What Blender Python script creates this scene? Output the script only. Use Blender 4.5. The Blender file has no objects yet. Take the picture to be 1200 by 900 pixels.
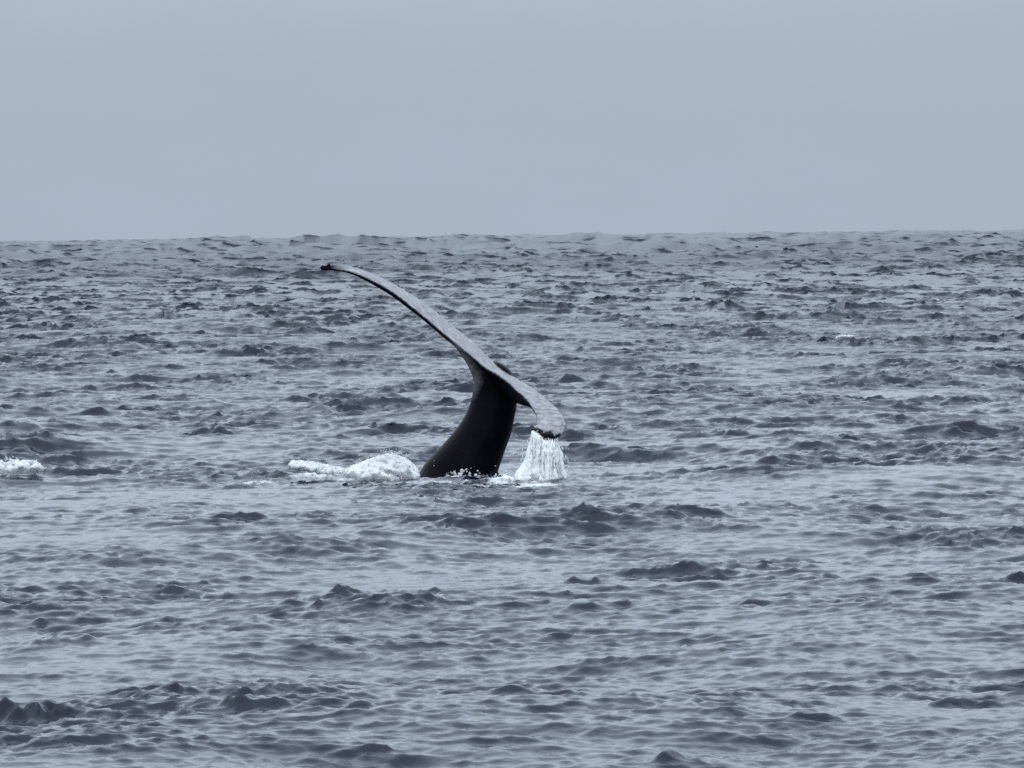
import bpy, bmesh, math, random
import numpy as np

from mathutils import Vector, Matrix, noise as mnoise, kdtree

random.seed(7)
SC = bpy.context.scene
COL = SC.collection
PI = math.pi

# ------------------------------------------------------------------ camera
F_PX = 6000.0                       # focal length in photograph pixels (1200 wide)
CAM_H = 2.80                        # eye height above the sea, metres
D = 60.0                            # distance to the whale
PITCH = math.atan(175.5 / F_PX)
ROLL = math.atan(13.0 / 1200.0)
FWD = np.array([0, math.cos(PITCH), -math.sin(PITCH)])
R0 = np.array([1.0, 0, 0]); U0 = np.array([0, math.sin(PITCH), math.cos(PITCH)])
RGT = math.cos(ROLL) * R0 - math.sin(ROLL) * U0
UPV = math.sin(ROLL) * R0 + math.cos(ROLL) * U0
cam_data = bpy.data.cameras.new('camera')
cam = bpy.data.objects.new('camera', cam_data)
COL.objects.link(cam)
m = Matrix.Identity(4)
for i in range(3):
    m[i][0], m[i][1], m[i][2] = RGT[i], UPV[i], -FWD[i]
m[2][3] = CAM_H
cam.matrix_world = m
cam_data.sensor_width = 36.0
cam_data.lens = 36.0 * F_PX / 1200.0
cam_data.clip_start = 0.5
cam_data.clip_end = 30000.0
SC.camera = cam
SC.render.resolution_x, SC.render.resolution_y = 1024, 768


def at(px, py, y):
    """photograph pixel -> point at distance y"""
    d = FWD + RGT * (px - 600.0) / F_PX + UPV * (450.0 - py) / F_PX
    s = y / d[1]
    return Vector((d[0] * s, y, CAM_H + d[2] * s))


def on_sea(px, py):
    d = FWD + RGT * (px - 600.0) / F_PX + UPV * (450.0 - py) / F_PX
    s = -CAM_H / d[2]
    return d[0] * s, d[1] * s


# ------------------------------------------------------------------ sky, sun, exposure
SUN_EL, SUN_AZ = math.radians(58), math.radians(200)     # high, behind the camera
world = bpy.data.worlds.new('World')
SC.world = world
world.use_nodes = True
wn, wl = world.node_tree.nodes, world.node_tree.links
wn.clear()
out = wn.new('ShaderNodeOutputWorld')
bg = wn.new('ShaderNodeBackground'); bg.inputs['Strength'].default_value = 0.1
sky = wn.new('ShaderNodeTexSky'); sky.sky_type = 'NISHITA'; sky.sun_disc = False
sky.sun_elevation = SUN_EL; sky.sun_rotation = SUN_AZ
sky.dust_density = 4.0; sky.air_density = 1.0
tc = wn.new('ShaderNodeTexCoord')
sep = wn.new('ShaderNodeSeparateXYZ')
wl.new(tc.outputs['Generated'], sep.inputs[0])
# overcast layer: steep brightening low in the sky, shaped to lift the water, faint cloud mottle
grad = wn.new('ShaderNodeMapRange'); grad.interpolation_type = 'SMOOTHSTEP'
grad.inputs['From Min'].default_value = 0.03; grad.inputs['From Max'].default_value = 0.17
grad.inputs['To Min'].default_value = 0.0; grad.inputs['To Max'].default_value = 1.3
wl.new(sep.outputs['Z'], grad.inputs['Value'])
cn = wn.new('ShaderNodeTexNoise'); cn.inputs['Scale'].default_value = 9.0
cn.inputs['Detail'].default_value = 4.0; cn.inputs['Roughness'].default_value = 0.62
mp = wn.new('ShaderNodeMapping'); mp.inputs['Scale'].default_value = (1, 1, 3.0)
wl.new(tc.outputs['Generated'], mp.inputs[0]); wl.new(mp.outputs[0], cn.inputs['Vector'])
cm = wn.new('ShaderNodeMath'); cm.operation = 'MULTIPLY_ADD'
cm.inputs[1].default_value = 0.10; cm.inputs[2].default_value = 0.95
wl.new(cn.outputs['Fac'], cm.inputs[0])
hi_sky = wn.new('ShaderNodeVectorMath'); hi_sky.operation = 'MULTIPLY_ADD'      # horizon colour + brighter, greyer cloud above
hi_sky.inputs[1].default_value = (4.7, 5.38, 6.15); hi_sky.inputs[2].default_value = (4.25, 4.95, 6.0)
wl.new(grad.outputs[0], hi_sky.inputs[0])
cloud = wn.new('ShaderNodeVectorMath'); cloud.operation = 'SCALE'
wl.new(hi_sky.outputs[0], cloud.inputs[0]); wl.new(cm.outputs[0], cloud.inputs['Scale'])
mixw = wn.new('ShaderNodeMix'); mixw.data_type = 'RGBA'; mixw.inputs['Factor'].default_value = 0.93
wl.new(sky.outputs[0], mixw.inputs['A']); wl.new(cloud.outputs[0], mixw.inputs['B'])
wl.new(mixw.outputs['Result'], bg.inputs['Color'])
wl.new(bg.outputs[0], out.inputs[0])

sun_d = bpy.data.lights.new('sun', 'SUN'); sun_d.energy = 1.0; sun_d.angle = math.radians(110)
sun_d.color = (1.0, 0.985, 0.96)
sun = bpy.data.objects.new('sun', sun_d); COL.objects.link(sun)
sdir = Vector((math.sin(SUN_AZ) * math.cos(SUN_EL), math.cos(SUN_AZ) * math.cos(SUN_EL), math.sin(SUN_EL)))
sun.rotation_euler = sdir.to_track_quat('Z', 'Y').to_euler()
sun.location = sdir * 100

SC.view_settings.view_transform = 'Standard'
SC.view_settings.look = 'None'
SC.view_settings.exposure = 0.0
SC.view_settings.gamma = 1.0
SC.cycles.filter_width = 1.6
SC.cycles.use_denoising = False
SC.cycles.sample_clamp_indirect = 4.0
SC.cycles.max_bounces = 8
SC.cycles.transparent_max_bounces = 24
SC.cycles.diffuse_bounces = 6


# ------------------------------------------------------------------ helpers
def tag(o, label=None, cat=None, group=None, kind=None):
    if label: o['label'] = label
    if cat: o['category'] = cat
    if group: o['group'] = group
    if kind: o['kind'] = kind
    return o


def link(name, me, mat=None, parent=None):
    o = bpy.data.objects.new(name, me)
    COL.objects.link(o)
    if mat and not me.materials: me.materials.append(mat)
    if parent: o.parent = parent
    return o


def new_mat(name):
    mt = bpy.data.materials.new(name); mt.use_nodes = True
    nt = mt.node_tree
    return mt, nt, nt.nodes['Principled BSDF']


def smooth(me):
    me.polygons.foreach_set('use_smooth', np.ones(len(me.polygons), dtype=bool))
    me.update()


def grid_mesh(name, V, nr, nc):
    me = bpy.data.meshes.new(name)
    me.vertices.add(nr * nc)
    me.vertices.foreach_set('co', V.astype(np.float32).ravel())
    r = np.arange(nr - 1)[:, None] * nc + np.arange(nc - 1)[None, :]
    q = np.stack([r, r + 1, r + nc + 1, r + nc], -1).reshape(-1)
    nf = (nr - 1) * (nc - 1)
    me.loops.add(nf * 4); me.loops.foreach_set('vertex_index', q.astype(np.int32))
    me.polygons.add(nf)
    me.polygons.foreach_set('loop_start', (np.arange(nf) * 4).astype(np.int32))
    me.update(calc_edges=True)
    smooth(me)
    return me


def evaluated(o):
    """apply modifiers: returns a new mesh, removes the source object"""
    dg = bpy.context.evaluated_depsgraph_get()
    me = bpy.data.meshes.new_from_object(o.evaluated_get(dg))
    old = o.data
    bpy.data.objects.remove(o); bpy.data.meshes.remove(old)
    return me


def remeshed(bm, voxel, iters=2, fac=0.5):
    if isinstance(bm, bpy.types.Mesh):
        me = bm
    else:
        me = bpy.data.meshes.new('shape'); bm.to_mesh(me); bm.free()
    o = bpy.data.objects.new('shape', me); COL.objects.link(o)
    r = o.modifiers.new('remesh', 'REMESH'); r.mode = 'VOXEL'; r.voxel_size = voxel; r.use_smooth_shade = True
    if iters:
        s = o.modifiers.new('smooth', 'SMOOTH'); s.iterations = iters; s.factor = fac
    me2 = evaluated(o)
    smooth(me2)
    return me2


# ------------------------------------------------------------------ the sea surface
def wave_tile(N, L, lmin, lmax, rms, wind, power, slope, seed):
    rng = np.random.RandomState(seed)
    k1 = np.fft.fftfreq(N, L / N) * 2 * PI
    kx, ky = np.meshgrid(k1, k1)
    k = np.hypot(kx, ky); k[0, 0] = 1
    ang = np.arctan2(ky, kx) - wind
    amp = k ** slope * np.abs(np.cos(ang / 2)) ** power
    kmin, kmax = 2 * PI / lmax, 2 * PI / lmin
    amp *= np.exp(-(kmin / k) ** 4) * np.exp(-(k / kmax) ** 4)
    amp[0, 0] = 0
    hk = amp * (rng.randn(N, N) + 1j * rng.randn(N, N))
    h = np.fft.ifft2(hk).real
    s = rms / h.std()
    dx = np.fft.ifft2(-1j * kx / k * hk).real
    dy = np.fft.ifft2(-1j * ky / k * hk).real
    return L, (np.stack([dx, dy, h], -1) * s).astype(np.float32)


def sample(tile, x, y, rot=0.0):
    L, T = tile
    N = T.shape[0]
    c, s = math.cos(rot), math.sin(rot)
    u = (c * x + s * y) / L * N; v = (-s * x + c * y) / L * N
    iu = np.floor(u).astype(np.int64); iv = np.floor(v).astype(np.int64)
    fu = (u - iu)[..., None].astype(np.float32); fv = (v - iv)[..., None].astype(np.float32)
    iu %= N; iv %= N; iu2 = (iu + 1) % N; iv2 = (iv + 1) % N
    r = (T[iv, iu] * (1 - fu) + T[iv, iu2] * fu) * (1 - fv) + (T[iv2, iu] * (1 - fu) + T[iv2, iu2] * fu) * fv
    return c * r[..., 0] - s * r[..., 1], s * r[..., 0] + c * r[..., 1], r[..., 2]


WIND = math.radians(-80)            # running towards the camera and a little to the right
TA = wave_tile(1024, 173.0, 3.0, 36.0, 0.076, WIND, 10, -1.75, 3)
TB = wave_tile(1024, 41.0, 0.2, 2.2, 0.0245, WIND + 0.15, 7, -1.5, 11)
TC = wave_tile(1024, 13.0, 0.06, 0.6, 0.0098, WIND - 0.2, 4, -1.2, 23)
TG = wave_tile(512, 90.0, 1.6, 14.0, 1.0, WIND, 1, -1.4, 31)     # wave groups: how rough each patch is
TS = wave_tile(512, 410.0, 32.0, 110.0, 1.0, WIND, 2, -1.8, 41)
TM = wave_tile(512, 151.0, 1.8, 8.0, 0.13, WIND, 5, -1.6, 57)     # rougher water beyond the near lull  # heavy swell farther out

# individual steep wavelets: px, py of the foot, width and height in photo pixels
WAVELETS = [
    (235, 512, 110, 26, .10), (65, 532, 70, 14, 0), (165, 577, 60, 9, 0), (275, 570, 60, 11, 0), (112, 363, 60, 9, 0),
    (145, 377, 55, 8, 0), (20, 336, 46, 6, 0), (348, 364, 40, 7, 0), (192, 342, 34, 9, 0), (845, 512, 72, 17, 0),
    (918, 520, 56, 10, 0), (668, 450, 54, 12, 0), (935, 678, 110, 22, .06), (1040, 762, 58, 20, .1), 
    (30, 856, 78, 34, 0), (70, 752, 90, 20, .1), (75, 728, 60, 14, .1), (690, 688, 60, 14, .1), (620, 815, 150, 24, 0),
    (330, 852, 130, 16, 0), (760, 658, 50, 9, 0), (100, 570, 30, 8, 0), (590, 567, 24, 14, 0), (546, 562, 22, 8, 0),
    (950, 562, 50, 8, 0), (820, 562, 44, 7, 0), (1090, 406, 60, 8, 0), (860, 392, 60, 8, 0), (740, 434, 40, 8, 0),
    (915, 400, 60, 7, 0), (1000, 588, 70, 10, 0), (1130, 345, 70, 6, 0), (680, 414, 44, 9, 0), (400, 716, 50, 12, .1),
    (500, 720, 60, 10, 0), (560, 760, 56, 10, .1), (705, 764, 50, 12, .1), (1150, 826, 110, 22, .05), (870, 822, 110, 16, .12),
    (1100, 888, 50, 14, 0), (790, 890, 80, 22, 0), (200, 803, 56, 12, 0), (425, 856, 60, 10, 0), (980, 855, 60, 14, 0),
    (100, 458, 60, 8, 0), (40, 408, 50, 8, 0), (250, 400, 60, 6, 0), (800, 428, 50, 7, 0), (1010, 484, 60, 10, 0),
    (1090, 466, 50, 8, 0), (1170, 500, 60, 10, 0), (720, 352, 60, 6, 0), (590, 392, 44, 6, 0), (1050, 660, 60, 8, 0),
    (660, 612, 60, 9, 0), (480, 600, 60, 8, 0), (230, 690, 60, 8, 0), (150, 640, 56, 8, 0), (1170, 580, 50, 10, 0),
    (300, 620, 70, 8, 0), (870, 620, 66, 9, 0), (1090, 620, 50, 8, 0), (400, 790, 60, 9, 0), (160, 880, 70, 14, 0),
    (600, 880, 90, 14, 0), (450, 890, 80, 12, .1), (1020, 368, 44, 6, 0), (940, 350, 40, 5, 0), (560, 347, 40, 5, 0),
]
WL = []
for (px, py, w, hgt, slant) in WAVELETS:
    X, Y = on_sea(px, py)
    k = Y / F_PX
    WL.append((X, Y, w * k * 0.55, hgt * k, slant * 6.0))

FOAM = [  # px, py, half width px, half depth m, strength : churned white water on the surface
    (430, 559, 66, 0.8, 0.92), (370, 553, 46, 0.6, 0.75), (545, 558, 46, 0.5, 0.85), (588, 566, 36, 0.6, 0.8), (632, 569, 52, 0.8, 0.66),
    (686, 564, 36, 0.35, 0.6), (500, 566, 60, 0.5, 0.5), (12, 555, 44, 0.6, 0.74), (520, 565, 95, 0.9, 0.60), (600, 572, 85, 0.8, 0.62), (455, 567, 70, 0.7, 0.6), (300, 566, 26, 0.22, 0.75), (352, 569, 16, 0.15, 0.6),
    (735, 553, 12, 0.12, 0.6), (990, 396, 13, 0.25, 0.75), (955, 408, 11, 0.2, 0.75), (142, 357, 5, 0.15, 0.8), (328, 360, 5, 0.15, 0.8),
    (826, 503, 6, 0.06, 0.8), (247, 492, 4, 0.06, 0.8), (640, 290, 10, 1.5, 0.6),
]
FM = []
for (px, py, w, dep, st) in FOAM:
    X, Y = on_sea(px, py)
    FM.append((X, Y, w * Y / F_PX, dep, st))


def sea(x, y):
    x = np.asarray(x, dtype=np.float64); y = np.asarray(y, dtype=np.float64)
    r = np.hypot(x, y)
    g = sample(TG, x, y, 0.4)[2]
    rough = np.clip(np.exp(0.36 * g), 0.45, 1.7)
    calm = 1.0 - 0.9 * np.exp(-((x + 0.6) / 4.0) ** 2 - ((y - D + 2.5) / 6.0) ** 2)
    ax, ay, az = sample(TA, x, y, 0.13)
    bx, by, bz = sample(TB, x, y, -0.21)
    cx, cy, cz = sample(TC, x, y, 0.37)
    wb = rough * (0.45 + 0.55 * calm) * np.interp(r, [25, 45, 80, 200], [0.40, 0.60, 0.86, 1.3])
    wc = rough * np.interp(r, [25, 60, 200], [0.60, 0.80, 1.25])
    far = np.clip((r - 300.0) / 500.0, 0, 1)
    s = sample(TS, x, y, 0.5)[2]
    mx_, my_, mz = sample(TM, x, y, 0.29)
    mid = np.interp(r, [25, 55, 110, 460, 700], [0.25, 0.32, 0.29, 0.85, 1.1]) * (0.05 + 0.95 * calm)
    dx = -(0.9 * calm * ax + 0.95 * wb * bx + 0.8 * wc * cx + 1.1 * mid * rough * mx_)
    dy = -(0.9 * calm * ay + 0.95 * wb * by + 0.8 * wc * cy + 1.1 * mid * rough * my_)
    dz = calm * az + wb * bz + wc * cz + far * 1.0 * s + mid * rough * mz
    for (X, Y, sx, A, sl) in WL:
        u = (x - X) / sx
        v = (y - Y) - sl * (x - X)
        mk = (np.abs(u) < 3) & (np.abs(v) < 12 * A)
        if x.ndim and mk.any():
            um = u[mk]; A1 = A * 0.46
            um = um * np.where(um < 0, 0.8, 1.15)
            wob = 0.9 * np.sin(2.3 * um + X * 5) + 0.5 * np.sin(5.3 * um + Y * 3) + 0.3 * np.sin(11 * um + X)
            vm = v[mk] - A1 * 1.5 - A1 * wob
            p = np.where(vm < 0, np.exp(-(np.abs(vm) / (A1 * 1.8)) ** 1.5), np.exp(-(vm / (A1 * 3.0)) ** 2))
            tex = 1 + 0.3 * np.sin(3.7 * um + Y * 7) + 0.18 * np.sin(8.3 * um + X * 9) + np.clip(6 * bz[mk] + 14 * cz[mk], -.35, .35)
            w_ = A1 * np.exp(-np.abs(um) ** 1.7) * p * tex
            dz[mk] += w_
            dy[mk] -= 0.25 * w_
    return dx, dy, dz


def foam_amount(x, y):
    f = np.zeros_like(x)
    for (X, Y, sx, sy, st) in FM:
        f = np.maximum(f, st * np.exp(-(((x - X) / sx) ** 2 + ((y - Y) / sy) ** 2)))
    return f


# rows of the sheet: even near by; far out, clusters of close rows resolve single wave faces
pitch = [130.0]
while pitch[-1] < 340: pitch.append(pitch[-1] + max(1.12, pitch[-1] ** 2 / (2.8 * F_PX) * 0.95))
far_rows = (np.array(pitch)[:, None] + np.arange(7)[None, :] * 0.16).ravel()
pitch = [pitch[-1] + 3.0]
while pitch[-1] < 9000: pitch.append(pitch[-1] + pitch[-1] ** 2 / (2.8 * F_PX) * (0.22 if pitch[-1] < 700 else 0.4))
far_rows = np.concatenate([far_rows, (np.array(pitch)[:, None] + np.array([0, .3, .6])[None, :]).ravel()])
ys = np.concatenate([np.linspace(2, 23.8, 40), np.geomspace(24, 129.8, 1480), far_rows])
dense = np.linspace(-0.120, 0.120, 430)
side = 0.120 + np.geomspace(0.0006, 1.0, 40) + np.arange(40) * 0.0005
ts = np.concatenate([-side[::-1], dense, side])
GX = (ys[:, None] + 10.0) * ts[None, :]
GY = np.repeat(ys[:, None], len(ts), 1)
dx, dy, dz = sea(GX, GY)
SEA_V = np.stack([GX + dx, GY + dy, dz], -1)
sea_me = grid_mesh('sea', SEA_V, len(ys), len(ts))
la = sea_me.attributes.new('unresolved', 'FLOAT', 'POINT')
la.data.foreach_set('value', np.interp(np.hypot(GX, GY), [60, 130, 400], [0.0, 0.35, 1.0]).astype(np.float32).ravel())
fa = sea_me.attributes.new('foam', 'FLOAT', 'POINT')
fa.data.foreach_set('value', foam_amount(GX, GY).astype(np.float32).ravel())


def sea_z(x, y):
    return float(sea(np.array([x]), np.array([y]))[2][0])


mt_sea, nt, bsdf = new_mat('sea_water')
bsdf.inputs['Base Color'].default_value = (0.0015, 0.0055, 0.020, 1)
bsdf.inputs['Roughness'].default_value = 0.05
bsdf.inputs['IOR'].default_value = 1.333
geo = nt.nodes.new('ShaderNodeNewGeometry')
rl = nt.nodes.new('ShaderNodeAttribute'); rl.attribute_name = 'unresolved'
rmap = nt.nodes.new('ShaderNodeMapRange')
rmap.inputs['To Min'].default_value = 0.05; rmap.inputs['To Max'].default_value = 0.30
nt.links.new(rl.outputs['Fac'], rmap.inputs['Value']); nt.links.new(rmap.outputs[0], bsdf.inputs['Roughness'])


def sea_noise(scale, detail, rough, stretch=(1, 1, 1)):
    mpn = nt.nodes.new('ShaderNodeMapping'); mpn.inputs['Scale'].default_value = stretch
    nt.links.new(geo.outputs['Position'], mpn.inputs[0])
    n = nt.nodes.new('ShaderNodeTexNoise')
    n.inputs['Scale'].default_value = scale; n.inputs['Detail'].default_value = detail
    n.inputs['Roughness'].default_value = rough
    nt.links.new(mpn.outputs[0], n.inputs['Vector'])
    return n


rip = sea_noise(10.0, 5.0, 0.62, (1.0, 0.8, 1.0))
bump = nt.nodes.new('ShaderNodeBump'); bump.inputs['Strength'].default_value = 1.0
bump.inputs['Distance'].default_value = 0.006
nt.links.new(rip.outputs['Fac'], bump.inputs['Height'])
chop = sea_noise(1.3, 5.0, 0.6, (1.0, 0.7, 1.0))      # relief of waves finer than the sheet far out
la_n = nt.nodes.new('ShaderNodeAttribute'); la_n.attribute_name = 'unresolved'
la_m = nt.nodes.new('ShaderNodeMath'); la_m.operation = 'MULTIPLY'
nt.links.new(la_n.outputs['Fac'], la_m.inputs[0]); nt.links.new(chop.outputs['Fac'], la_m.inputs[1])
bump2 = nt.nodes.new('ShaderNodeBump'); bump2.inputs['Strength'].default_value = 1.0
bump2.inputs['Distance'].default_value = 0.3
nt.links.new(la_m.outputs[0], bump2.inputs['Height']); nt.links.new(bump.outputs[0], bump2.inputs['Normal'])
nt.links.new(bump2.outputs[0], bsdf.inputs['Normal'])
att = nt.nodes.new('ShaderNodeAttribute'); att.attribute_name = 'foam'
fn = sea_noise(9.0, 6.0, 0.72, (1, 0.5, 1))
add = nt.nodes.new('ShaderNodeMath'); add.operation = 'ADD'
nt.links.new(att.outputs['Fac'], add.inputs[0]); nt.links.new(fn.outputs['Fac'], add.inputs[1])
fr = nt.nodes.new('ShaderNodeMapRange'); fr.interpolation_type = 'SMOOTHSTEP'
fr.inputs['From Min'].default_value = 0.9; fr.inputs['From Max'].default_value = 1.3
nt.links.new(add.outputs[0], fr.inputs['Value'])
foam_bsdf = nt.nodes.new('ShaderNodeBsdfDiffuse'); foam_bsdf.inputs['Color'].default_value = (0.78, 0.81, 0.82, 1)
mixs = nt.nodes.new('ShaderNodeMixShader')
outn = nt.nodes['Material Output']
nt.links.new(fr.outputs[0], mixs.inputs[0]); nt.links.new(bsdf.outputs[0], mixs.inputs[1]); nt.links.new(foam_bsdf.outputs[0], mixs.inputs[2])
nt.links.new(mixs.outputs[0], outn.inputs['Surface'])
sea_o = link('sea', sea_me, mt_sea); tag(sea_o, kind='structure')

# ------------------------------------------------------------------ the whale's tail
bm = bmesh.new()


def loft(rings):
    vs = [[bm.verts.new(p) for p in r] for r in rings]
    n = len(vs[0])
    for a, b in zip(vs, vs[1:]):
        for i in range(n):
            bm.faces.new((a[i], a[(i + 1) % n], b[(i + 1) % n], b[i]))
    bm.faces.new(list(reversed(vs[0]))); bm.faces.new(vs[-1])


def spline(keys, n):
    """Catmull-Rom through key tuples"""
    K = np.array(keys, dtype=float); out_ = []
    m_ = len(K)
    for s in np.linspace(0, m_ - 1, n):
        i = min(int(s), m_ - 2); t = s - i
        p0, p1, p2, p3 = K[max(i - 1, 0)], K[i], K[i + 1], K[min(i + 2, m_ - 1)]
        out_.append(0.5 * ((2 * p1) + (-p0 + p2) * t + (2 * p0 - 5 * p1 + 4 * p2 - p3) * t * t + (-p0 + 3 * p1 - 3 * p2 + p3) * t ** 3))
    return out_


# peduncle: py, left px, right px, half depth m
PED = [(660, 340, 570, .85), (620, 405, 576, .72), (580, 460, 581, .56), (556, 489, 583, .46), (543, 498, 587, .42), (528, 512, 592, .38), (508, 530, 599, .33),
       (490, 543, 603, .29), (476, 549.5, 605.5, .27), (462, 553.5, 606, .26), (448, 555, 596, .25), (436, 551.5, 578, .22), (424, 545.5, 563, .17),
       (412, 537, 549, .11), (402, 530, 537, .06)]
rings = []
for (py, lx, rx, hd) in spline(PED, 70):
    ring = []
    for k in range(28):
        a = 2 * PI * k / 28
        ca, sa = math.cos(a), math.sin(a)
        # keeled section: pinched at the dorsal and ventral edges
        px = (lx + rx) / 2 + (rx - lx) / 2 * ca
        dep = hd * math.copysign(abs(sa) ** 1.25, sa)
        ring.append(at(px, py, D + dep))
    rings.append(ring)
loft(rings)

# flukes: boundary px,py (near edge), far-edge px,py, underside thickness px, chord depth m
FLK = [(377, 314.5, 378, 311.8, 3.5, .10, 0), (388, 314.6, 390, 310.3, 3.2, .16, 0), (402, 316, 405, 311.7, 3.2, .26, 0), (419, 320.6, 423, 315.8, 4, .40, 0), (440, 330, 445, 324.6, 5.5, .55, 0),
       (463, 343.5, 469, 337.5, 6, .70, 0), (483, 359, 490, 350.3, 6, .85, 0), (503, 375.5, 511, 365.6, 5.5, 1.0, 0), (522, 392, 531, 382.6, 5.5, 1.1, 0),
       (548, 412.5, 557, 403.4, 6, 1.2, 0), (567, 428.5, 576, 422.4, 8, 1.25, 0), (590, 443, 598, 439.6, 11, 1.25, 0), (609, 459.5, 619, 451.5, 14, 1.1, -.15),
       (619, 469.5, 633, 461.5, 8, .8, -.5), (624, 478, 646, 472, 4, .5, -.9), (628.5, 487, 657.5, 483.5, 3.2, .30, -1.25), (628, 496, 662.5, 494.5, 3, .15, -1.55),
       (623.5, 502.5, 661.5, 503, 3, .10, -1.78), (625, 507.5, 657.5, 509.5, 2.8, .06, -1.9), (630, 511, 650, 513.5, 2.4, .05, -1.97)]
ST = spline(FLK, 110)
UP_PTS = []
rings = []
for i, (bx_, by_, fx, fy, t, ch, off) in enumerate(ST):
    nudge = 0.0
    if i > 96:      # ragged trailing edge of the lower lobe
        nudge = 0.006 * math.sin(i * 1.1)
    kx_ = math.hypot(fx - bx_, fy - by_) or 1
    fx += .5 * (fx - bx_) / kx_; fy += .5 * (fy - by_) / kx_
    N_ = at(bx_, by_, D + off - 0.45 * ch)
    F_ = at(fx, fy, D + off + 0.55 * ch)
    j0, j1 = ST[max(i - 1, 0)], ST[min(i + 1, len(ST) - 1)]
    span = (at((j1[0] + j1[2]) / 2, (j1[1] + j1[3]) / 2, D + j1[6]) - at((j0[0] + j0[2]) / 2, (j0[1] + j0[3]) / 2, D + j0[6])).normalized()
    c = F_ - N_
    n = c.cross(span)
    n.normalize()
    if n.z + .5 * n.x - .5 * n.y < 0: n = -n
    th = t * 0.01
    us = [0, .04, .1, .2, .35, .5, .65, .8, .92, 1.0]
    top = [N_ + c * u + n * (0.006 * math.sin(PI * u) + nudge) for u in us]
    th += .002
    prof = [0.35, .8, 1.0, 1.0, .92, .8, .66, .5, .36, .30]
    bot = [N_ + c * u - n * max(th * p, 0.016) for u, p in zip(us, prof)]
    rings.append(top + bot[::-1])
    for u in np.linspace(0, 1, 14):
        UP_PTS.append((N_ + c * u, n))
loft(rings)
# the far corner of the trailing edge showing over the notch
cen = at(588.4, 432.8, D + 0.68)
ax_ = (at(598, 441, D + .62) - at(576, 426, D + .62)).normalized()
nx_ = Vector((0, 1, 0)).cross(ax_).normalized()
rot = Matrix((ax_, Vector((0, 1, 0)), nx_)).transposed().to_4x4()
bmesh.ops.create_icosphere(bm, subdivisions=3, radius=1.0, matrix=Matrix.Translation(cen) @ rot @ Matrix.Diagonal((0.145, 0.22, 0.062, 1)))
# knobbly dark tip of the raised lobe
for (px, py, r) in [(376.5, 314, .020), (380, 315.2, .018), (385.8, 309.6, .017), (383, 311.5, .015), (378, 311.5, .014)]:
    bmesh.ops.create_icosphere(bm, subdivisions=2, radius=r, matrix=Matrix.Translation(at(px, py, D - .02)))
whale_me = remeshed(bm, 0.0145, 2, 0.5)
# pale flukes: pigment on the lower lobe, wet sky sheen painted on the raised one
kd = kdtree.KDTree(len(UP_PTS))
for i, (p, n) in enumerate(UP_PTS): kd.insert(p, i)
kd.balance()
pig_sheen = np.zeros(len(whale_me.vertices), np.float32)
dark_tip = at(380, 313, D)
for v in whale_me.vertices:
    co, i, d = kd.find(v.co)
    if d < 0.08:
        n = UP_PTS[i][1]
        a = v.normal.dot(n)
        p = min(max((a - 0.35) / 0.4, 0), 1)
        p *= 1 - min(max(((v.co - co).length - 0.05) / 0.03, 0), 1)
        p *= min(max(((v.co - dark_tip).length - 0.10) / 0.20, 0), 1)
        q = rot.inverted() @ (v.co - cen)
        if (q.x / .155) ** 2 + (q.y / .24) ** 2 + (q.z / .072) ** 2 < 1: p = 0
        pig_sheen[v.index] = p
# wet sheen painted as a pale patch on the flank below the raised lobe
def to_px(p):
    q = np.array(p) - np.array([0, 0, CAM_H]); d_ = q @ FWD
    return 600 + F_PX * (q @ RGT) / d_, 450 - F_PX * (q @ UPV) / d_


for v in whale_me.vertices:
    px, py = to_px(v.co)
    if py > 500 and px > 615:
        e_ = float(np.interp(px, [622, 630, 640, 648, 657], [503, 508.5, 512, 513, 511]))
        lim = 6.6 + 1.1 * math.sin(px * .5) + .6 * math.sin(px * 1.2) - max(px - 648, 0) * .5
        pig_sheen[v.index] *= min(max((e_ - py - lim) / 2.2 + .5, 0.0), 1.0)
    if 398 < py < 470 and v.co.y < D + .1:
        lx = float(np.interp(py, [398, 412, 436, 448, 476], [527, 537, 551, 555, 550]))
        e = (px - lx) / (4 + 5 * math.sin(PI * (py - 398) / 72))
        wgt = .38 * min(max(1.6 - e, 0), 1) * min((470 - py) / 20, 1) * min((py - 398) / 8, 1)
        pig_sheen[v.index] = max(pig_sheen[v.index], wgt)
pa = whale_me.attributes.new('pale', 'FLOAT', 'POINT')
pa.data.foreach_set('value', pig_sheen)

mt_w, ntw, bw = new_mat('whale_skin')
bw.inputs['Roughness'].default_value = 0.32
bw.inputs['IOR'].default_value = 1.34
bw.inputs['Specular IOR Level'].default_value = 0.05
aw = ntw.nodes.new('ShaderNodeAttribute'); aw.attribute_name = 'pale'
tw = ntw.nodes.new('ShaderNodeNewGeometry')
n1 = ntw.nodes.new('ShaderNodeTexNoise'); n1.inputs['Scale'].default_value = 12.0; n1.inputs['Detail'].default_value = 6.0; n1.inputs['Roughness'].default_value = .65
ntw.links.new(tw.outputs['Position'], n1.inputs['Vector'])
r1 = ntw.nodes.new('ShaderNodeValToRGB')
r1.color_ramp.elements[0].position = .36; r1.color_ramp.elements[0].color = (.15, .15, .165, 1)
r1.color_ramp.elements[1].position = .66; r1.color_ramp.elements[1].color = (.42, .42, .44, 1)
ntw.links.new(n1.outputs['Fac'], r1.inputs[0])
n2 = ntw.nodes.new('ShaderNodeTexNoise'); n2.inputs['Scale'].default_value = 4.0; n2.inputs['Detail'].default_value = 7.0; n2.inputs['Roughness'].default_value = .7
ntw.links.new(tw.outputs['Position'], n2.inputs['Vector'])
r2 = ntw.nodes.new('ShaderNodeValToRGB')
r2.color_ramp.elements[0].position = .35; r2.color_ramp.elements[0].color = (.0016, .0018, .0035, 1)
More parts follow.
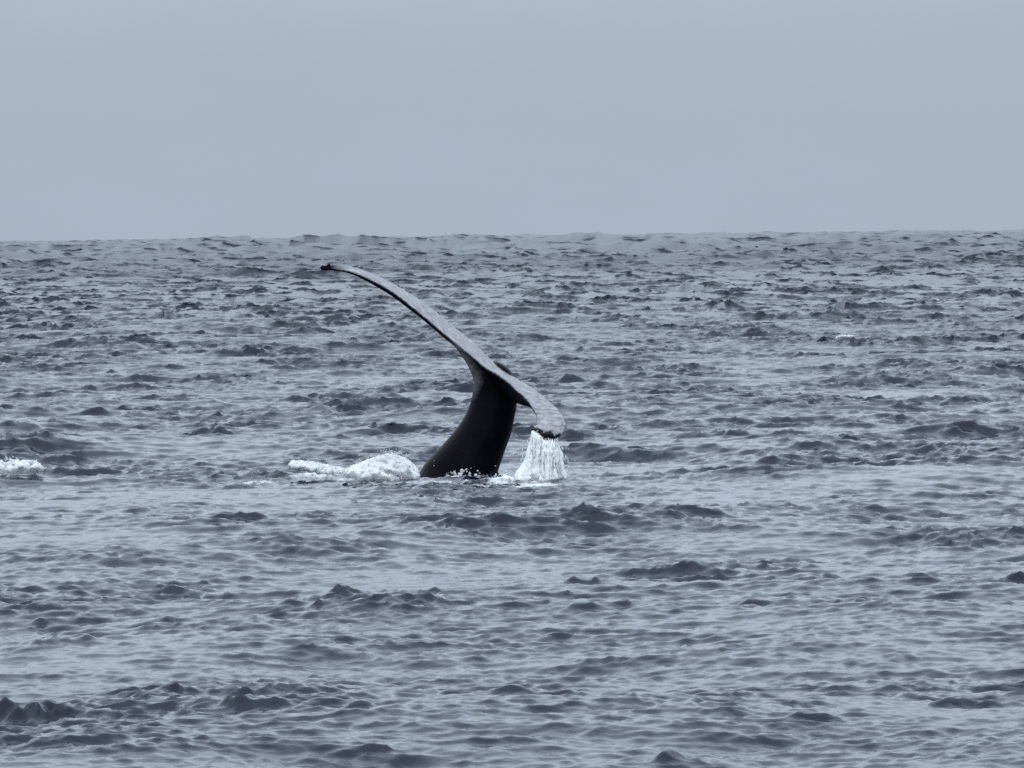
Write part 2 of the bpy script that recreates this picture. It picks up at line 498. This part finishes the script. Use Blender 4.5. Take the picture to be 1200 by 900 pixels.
r2.color_ramp.elements[1].position = .8; r2.color_ramp.elements[1].color = (.005, .0055, .010, 1)
ntw.links.new(n2.outputs['Fac'], r2.inputs[0])
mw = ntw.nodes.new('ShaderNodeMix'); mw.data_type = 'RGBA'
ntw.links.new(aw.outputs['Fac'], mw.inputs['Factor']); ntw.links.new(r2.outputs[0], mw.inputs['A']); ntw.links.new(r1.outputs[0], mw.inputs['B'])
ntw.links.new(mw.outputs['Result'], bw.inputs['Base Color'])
bpw = ntw.nodes.new('ShaderNodeBump'); bpw.inputs['Distance'].default_value = .004; bpw.inputs['Strength'].default_value = .5
ntw.links.new(n1.outputs['Fac'], bpw.inputs['Height']); ntw.links.new(bpw.outputs[0], bw.inputs['Normal'])
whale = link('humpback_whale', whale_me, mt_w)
tag(whale, 'dark whale tail lifted out of the sea with pale grey flukes spread edge-on', 'whale')

mt_b, ntb, bb = new_mat('barnacle_shell')
bb.inputs['Base Color'].default_value = (.4, .39, .36, 1); bb.inputs['Roughness'].default_value = .7
nb = ntb.nodes.new('ShaderNodeTexNoise'); nb.inputs['Scale'].default_value = 60.0
rb = ntb.nodes.new('ShaderNodeValToRGB'); rb.color_ramp.elements[0].color = (.3, .28, .25, 1); rb.color_ramp.elements[1].color = (.5, .48, .44, 1)
ntb.links.new(nb.outputs['Fac'], rb.inputs[0]); ntb.links.new(rb.outputs[0], bb.inputs['Base Color'])


def barnacle_mesh(r):
    b = bmesh.new()
    bmesh.ops.create_cone(b, cap_ends=True, segments=7, radius1=r, radius2=r * .6, depth=r * .7)
    for v in b.verts: v.co += Vector((random.uniform(-1, 1), random.uniform(-1, 1), random.uniform(-1, 1))) * r * .15
    me = bpy.data.meshes.new('barnacle'); b.to_mesh(me); b.free(); return me


bmes = [barnacle_mesh(.007), barnacle_mesh(.010)]
bmes[0].materials.append(mt_b); bmes[1].materials.append(mt_b)
wkd = kdtree.KDTree(len(whale_me.vertices))
for v in whale_me.vertices: wkd.insert(v.co, v.index)
wkd.balance()
dg0 = [(random.uniform(626, 654), 508.5 + random.gauss(0, 2.2)) for i in range(9)] + [(509, 540), (508.5, 546), (512, 526)]
for (px, py) in dg0:
    p = at(px, py, D - .5)
    co, i, d = wkd.find(p)
    # nearest vertex along the view
    best = None
    for (c2, i2, d2) in wkd.find_range(at(px, py, D - (.12 if px < 600 else 1.9)), .45):
        q = np.array(c2) - np.array([0, 0, CAM_H]); dd = q @ FWD
        qx = 600 + F_PX * (q @ RGT) / dd; qy = 450 - F_PX * (q @ UPV) / dd
        e = (qx - px) ** 2 + (qy - py) ** 2 + max(0, whale_me.vertices[i2].normal.y) * 100 + c2.y * .5
        if best is None or e < best[0]: best = (e, i2)
    if best:
        v = whale_me.vertices[best[1]]
        o = link('barnacle', bmes[random.randint(0, 1)], None, whale)
        o.location = v.co + v.normal * .003
        o.rotation_euler = v.normal.to_track_quat('Z', 'Y').to_euler()

# ------------------------------------------------------------------ white water
mt_f, ntf, bf = new_mat('white_water')
bf.inputs['Base Color'].default_value = (.84, .86, .87, 1); bf.inputs['Roughness'].default_value = .55
tr = ntf.nodes.new('ShaderNodeBsdfTranslucent'); tr.inputs['Color'].default_value = (.8, .82, .83, 1)
mf = ntf.nodes.new('ShaderNodeMixShader'); mf.inputs[0].default_value = .15
ntf.links.new(bf.outputs[0], mf.inputs[1]); ntf.links.new(tr.outputs[0], mf.inputs[2])
ntf.links.new(mf.outputs[0], ntf.nodes['Material Output'].inputs['Surface'])
nf = ntf.nodes.new('ShaderNodeTexNoise'); nf.inputs['Scale'].default_value = 30.0; nf.inputs['Detail'].default_value = 5.0
gf = ntf.nodes.new('ShaderNodeNewGeometry'); ntf.links.new(gf.outputs['Position'], nf.inputs['Vector'])
bpf = ntf.nodes.new('ShaderNodeBump'); bpf.inputs['Distance'].default_value = .006
ntf.links.new(nf.outputs['Fac'], bpf.inputs['Height']); ntf.links.new(bpf.outputs[0], bf.inputs['Normal'])

mt_s, nts, bs = new_mat('spray_drops')
bs.inputs['Base Color'].default_value = (.90, .92, .925, 1); bs.inputs['Roughness'].default_value = .4
trs = nts.nodes.new('ShaderNodeBsdfTranslucent'); trs.inputs['Color'].default_value = (.90, .92, .925, 1)
mfs = nts.nodes.new('ShaderNodeMixShader'); mfs.inputs[0].default_value = .15
nts.links.new(bs.outputs[0], mfs.inputs[1]); nts.links.new(trs.outputs[0], mfs.inputs[2])
nts.links.new(mfs.outputs[0], nts.nodes['Material Output'].inputs['Surface'])



def torn(nt_, surf_socket, stretch, scale, lo, hi, z0, z1, zlo, zhi):
    """foam is torn: small see-through gaps, more of them where it thins out at the water"""
    g = nt_.nodes.new('ShaderNodeNewGeometry')
    mpn = nt_.nodes.new('ShaderNodeMapping'); mpn.inputs['Scale'].default_value = stretch
    nt_.links.new(g.outputs['Position'], mpn.inputs[0])
    n = nt_.nodes.new('ShaderNodeTexNoise'); n.inputs['Scale'].default_value = scale
    n.inputs['Detail'].default_value = 5.0; n.inputs['Roughness'].default_value = .65
    nt_.links.new(mpn.outputs[0], n.inputs['Vector'])
    sp = nt_.nodes.new('ShaderNodeSeparateXYZ'); nt_.links.new(g.outputs['Position'], sp.inputs[0])
    zr = nt_.nodes.new('ShaderNodeMapRange')
    for k, v in (('From Min', z0), ('From Max', z1), ('To Min', zlo), ('To Max', zhi)): zr.inputs[k].default_value = v
    nt_.links.new(sp.outputs['Z'], zr.inputs['Value'])
    ad = nt_.nodes.new('ShaderNodeMath'); ad.operation = 'ADD'
    nt_.links.new(n.outputs['Fac'], ad.inputs[0]); nt_.links.new(zr.outputs[0], ad.inputs[1])
    r = nt_.nodes.new('ShaderNodeMapRange'); r.interpolation_type = 'SMOOTHSTEP'
    r.inputs['From Min'].default_value = lo; r.inputs['From Max'].default_value = hi
    nt_.links.new(ad.outputs[0], r.inputs['Value'])
    tp = nt_.nodes.new('ShaderNodeBsdfTransparent')
    mx = nt_.nodes.new('ShaderNodeMixShader')
    nt_.links.new(r.outputs[0], mx.inputs[0]); nt_.links.new(tp.outputs[0], mx.inputs[1]); nt_.links.new(surf_socket, mx.inputs[2])
    nt_.links.new(mx.outputs[0], nt_.nodes['Material Output'].inputs['Surface'])


torn(ntf, mf.outputs[0], (1, .6, 1.2), 16.0, .34, .60, -.08, .14, -.16, .10)
mt_c, ntc, bc = new_mat('falling_water')
bc.inputs['Base Color'].default_value = (.90, .92, .925, 1); bc.inputs['Roughness'].default_value = .45
torn(ntc, bc.outputs[0], (1, 1, .09), 26.0, .28, .55, -.1, .55, .10, -.02)

OCT_V = np.array([(1, 0, 0), (-1, 0, 0), (0, 1, 0), (0, -1, 0), (0, 0, 1), (0, 0, -1)], float)
OCT_F = np.array([(0, 2, 4), (2, 1, 4), (1, 3, 4), (3, 0, 4), (2, 0, 5), (1, 2, 5), (3, 1, 5), (0, 3, 5)])


def drops_mesh(name, drops):
    """drops: (x,y,z,r,stretch)"""
    A = np.array(drops)
    V = OCT_V[None] * A[:, None, 3:4] * np.stack([np.ones(len(A)), np.ones(len(A)), A[:, 4]], -1)[:, None, :] + A[:, None, :3]
    Fs = OCT_F[None] + (np.arange(len(A)) * 6)[:, None, None]
    me = bpy.data.meshes.new(name)
    me.from_pydata(V.reshape(-1, 3).tolist(), [], Fs.reshape(-1, 3).tolist())
    smooth(me)
    return me


def one_piece(me):
    """keep the largest connected piece only"""
    b = bmesh.new(); b.from_mesh(me); seen = set(); best = []
    for v in b.verts:
        if v in seen: continue
        st, comp = [v], []
        seen.add(v)
        while st:
            q = st.pop(); comp.append(q)
            for e in q.link_edges:
                w = e.other_vert(q)
                if w not in seen: seen.add(w); st.append(w)
        if len(comp) > len(best): best = comp
    keep = set(best)
    bmesh.ops.delete(b, geom=[v for v in b.verts if v not in keep], context='VERTS')
    b.to_mesh(me); b.free(); smooth(me)
    return me


def lerp(tab, x):
    return float(np.interp(x, [t[0] for t in tab], [t[1] for t in tab]))


_ib = bmesh.new(); bmesh.ops.create_icosphere(_ib, subdivisions=1, radius=1.0)
ICO_V = np.array([v.co[:] for v in _ib.verts]); ICO_F = np.array([[v.index for v in f.verts] for f in _ib.faces]); _ib.free()


def froth(blobs, top_tab, base_tab, x0, x1, n, ydepth, y0, rmin, rmax):
    for _ in range(n):
        px = random.uniform(x0, x1)
        t, b = lerp(top_tab, px), lerp(base_tab, px)
        py = b + (t - b) * random.random() ** .7
        q = at(px, py, y0 + random.uniform(-1, 1) * ydepth * (1 - .6 * (b - py) / max(b - t, 1e-3)))
        r = random.uniform(rmin, rmax) * (1.1 - .6 * (b - py) / max(b - t, 1e-3))
        blobs.append((q.x, q.y, q.z, r))


def blob_mesh(blobs, voxel, iters, fac):
    A = np.array(blobs)
    V = ICO_V[None] * A[:, None, 3:4] + A[:, None, :3]
    F = ICO_F[None] + (np.arange(len(A)) * len(ICO_V))[:, None, None]
    me = bpy.data.meshes.new('shape'); me.from_pydata(V.reshape(-1, 3).tolist(), [], F.reshape(-1, 3).tolist())
    return remeshed(me, voxel, iters, fac)


def roughen(me, amp, scale):
    n = len(me.vertices)
    co = np.empty(n * 3, np.float32); me.vertices.foreach_get('co', co); co = co.reshape(-1, 3)
    nr = np.empty(n * 3, np.float32); me.vertex_normals.foreach_get('vector', nr); nr = nr.reshape(-1, 3)
    f = np.array([mnoise.fractal(Vector(c) * scale if not isinstance(scale, Vector) else Vector((c[0] * scale.x, c[1] * scale.y, c[2] * scale.z)), 0.7, 2.0, 5) for c in co], np.float32)
    me.vertices.foreach_set('co', (co + nr * (amp * f)[:, None]).ravel())
    me.update()


# surge of white water left of the tail
top_tab = [(338, 544), (345, 541), (362, 541.5), (384, 545), (400, 549), (409, 550), (418, 544), (432, 539), (447, 535), (460, 531), (474, 537), (490, 549)]
base_tab = [(338, 547), (362, 551), (400, 557), (430, 560), (470, 562), (492, 560)]
b = []
froth(b, top_tab, base_tab, 408, 489, 1700, .5, D - 1.0, .02, .055)
froth(b, top_tab, base_tab, 340, 408, 420, .22, D - .75, .03, .045)
sm = blob_mesh(b, .012, 9, .6)
roughen(sm, .014, 9)
surge = link('white_surge', one_piece(sm), mt_f)
tag(surge, 'mound of white water surging up left of the whale tail', 'splash')
drops = []
for _ in range(1500):
    px = min(random.gauss(452, 20), 488); t = lerp(top_tab, min(max(px, 340), 490))
    p = at(px, t - random.expovariate(1 / 2.0) + 4.0, D - 1.0 + random.uniform(-.4, .4))
    drops.append((p.x, p.y, p.z, random.uniform(.002, .006), 1))
for _ in range(400):
    px = random.uniform(340, 410); t = lerp(top_tab, px)
    p = at(px, t - random.expovariate(1 / 1.2) + 2, D - .75 + random.uniform(-.2, .2))
    drops.append((p.x, p.y, p.z, random.uniform(.004, .008), 1))
o = link('spray', drops_mesh('spray', drops), mt_s, surge); tag(o, kind='stuff')

# water pouring off the lower lobe
b = bmesh.new()
strands = []
for k in range(420):
    s = random.betavariate(1.0, 1.7)            # most of the water leaves the inner side
    x_top = 623.5 + 32 * s
    y_top = float(np.interp(x_top, [623, 630, 640, 648, 657], [504, 509, 512, 513, 510]))
    x_bot = x_top + (s - .40) * 40 + random.gauss(0, 5)
    x_bot = min(max(x_bot, 601), 664)
    y_bot = 570 + random.uniform(-8, 3)
    thin = 1.0 if s < .5 else .6
    yd = D - 2.0 + random.uniform(-.16, .16)
    y0f = random.random() * .3
    y1f = 1.0 if s < .55 or random.random() < .35 else random.uniform(.3, .9)
    prev = None
    nseg = 12
    pts = []
    for i in range(nseg + 1):
        f = y0f * (s > .3) + (y1f - y0f * (s > .3)) * i / nseg
        px = x_top + (x_bot - x_top) * f ** 1.6 + .5 * math.sin(f * 9 + k)
        py = y_top + (y_bot - y_top) * f
        rad = thin * (.011 + .020 * f) * random.uniform(.55, 1.3)
        if i in (0, nseg): rad *= .3
        if s > .5 and random.random() < .12: rad *= .2
        pts.append((at(px, py, yd), rad))
    strands.append(pts)
for pts in strands:
    rr = []
    for (p, rad) in pts:
        rr.append([b.verts.new(p + Vector((math.cos(a) * rad, math.sin(a) * rad, 0))) for a in (0, 2 * PI / 5, 4 * PI / 5, 6 * PI / 5, 8 * PI / 5)])
    for a_, c_ in zip(rr, rr[1:]):
        for i in range(5):
            b.faces.new((a_[i], a_[(i + 1) % 5], c_[(i + 1) % 5], c_[i]))
    b.faces.new(rr[0]); b.faces.new(rr[-1])
wm = remeshed(b, .0115, 7, .5)
roughen(wm, .022, Vector((16, 16, 2.2)))
curtain = link('water_curtain', one_piece(wm), mt_c)
tag(curtain, 'white curtain of water pouring off the lower fluke into the sea', 'falling water')
drops = []
for _ in range(800):
    f = random.random() ** .75
    s = random.betavariate(1.3, 1.9)
    xt = 622 + 35 * s
    px = xt + (s - .40) * 44 * f ** 1.5 + random.gauss(0, 2.5 + 6.5 * f)
    py = 508 + 62 * f + random.uniform(-2, 2)
    if py < 514 + 2 * math.sin(px) or px > 668: continue
    p = at(px, py, D - 2.0 + random.uniform(-.3, .3))
    drops.append((p.x, p.y, p.z, random.uniform(.0025, .006), random.uniform(2, 7)))
for _ in range(900):     # burst at the foot
    px = random.gauss(630, 22); py = 571 - random.expovariate(1 / 6.0)
    p = at(px, py, D - 2.1 + random.uniform(-.4, .3))
    drops.append((p.x, p.y, p.z, random.uniform(.003, .008), 1.0))
o = link('droplets', drops_mesh('droplets', drops), mt_s, curtain); tag(o, kind='stuff')
b = []
froth(b, [(600, 567), (612, 560), (632, 556), (650, 559), (666, 567)], [(600, 571), (630, 573), (666, 571)], 602, 664, 230, .35, D - 2.2, .02, .045)
fm = blob_mesh(b, .014, 7, .6); roughen(fm, .02, 8)
link('foam_foot', fm, mt_f, curtain)

# churned froth round the base of the tail
b = []
froth(b, [(515, 556), (540, 550), (556, 547), (563, 553)], [(515, 560), (563, 560)], 518, 562, 46, .2, D - 1.0, .018, .028)
froth(b, [(572, 563), (580, 556), (596, 548), (604, 556)], [(572, 567), (604, 567)], 574, 604, 80, .2, D - 1.6, .012, .028)
froth(b, [(664, 563), (678, 561), (690, 564)], [(664, 567), (690, 567)], 666, 688, 30, .1, D - 1.3, .01, .02)
tm = blob_mesh(b, .010, 4, .6); roughen(tm, .010, 16)
tail_foam = link('churned_foam', tm, mt_f)
tag(tail_foam, 'broken white foam churned up along the foot of the whale tail', 'foam', kind='stuff')
drops = []
for _ in range(18):
    px = random.choice([random.gauss(545, 16), random.gauss(594, 10), random.gauss(680, 22)]); py = 562 - random.expovariate(1 / 2.6)
    p = at(px, py, D - 1.0 + random.uniform(-.25, .25))
    drops.append((p.x, p.y, p.z, random.uniform(.003, .009), 1))
o = link('spray', drops_mesh('spray', drops), mt_s, tail_foam); tag(o, kind='stuff')

# breaking crests elsewhere
def crest(name, label, tab_top, tab_base, n, depth, r0, r1, cat='whitecap'):
    x0, x1 = tab_top[0][0], tab_top[-1][0]
    bx0, by0 = on_sea((x0 + x1) / 2, np.mean([t[1] for t in tab_base]))
    b = []
    froth(b, tab_top, tab_base, x0, x1, n, depth, by0, r0, r1)
    me = blob_mesh(b, max(r0 * .5, .012), 6, .6); roughen(me, r0 * .6, 8)
    o = link(name, one_piece(me), mt_f); tag(o, label, cat, 'whitecaps on the open water')
    drops = []
    for _ in range(90):
        px = random.uniform(x0, x1); t = lerp(tab_top, px)
        p = at(px, t + 1 - random.expovariate(1 / 1.4), by0 + random.uniform(-depth, depth))
        drops.append((p.x, p.y, p.z, random.uniform(.3, .6) * r0 * .5, 1))
    s = link('spray', drops_mesh('spray', drops), mt_s, o); tag(s, kind='stuff')
    return o


crest('breaking_crest', 'white breaking crest tumbling at the left edge, left of the whale', [(-12, 541), (0, 541), (10, 537), (22, 541), (44, 541), (48, 548)],
      [(-12, 558), (0, 560), (12, 558), (24, 551), (48, 552)], 200, .3, .03, .06)
crest('whitecap', 'thin white streak of foam on a low wave left of the surge beside the tail', [(284, 566), (300, 563), (318, 564), (322, 567)], [(284, 568), (300, 567.5), (322, 568)], 160, .12, .016, .028)
crest('whitecap', 'small distant whitecap on the dark water upper right of the tail', [(980, 394), (988, 391.5), (1000, 393.5)], [(980, 398), (1000, 398)], 90, .12, .024, .040)
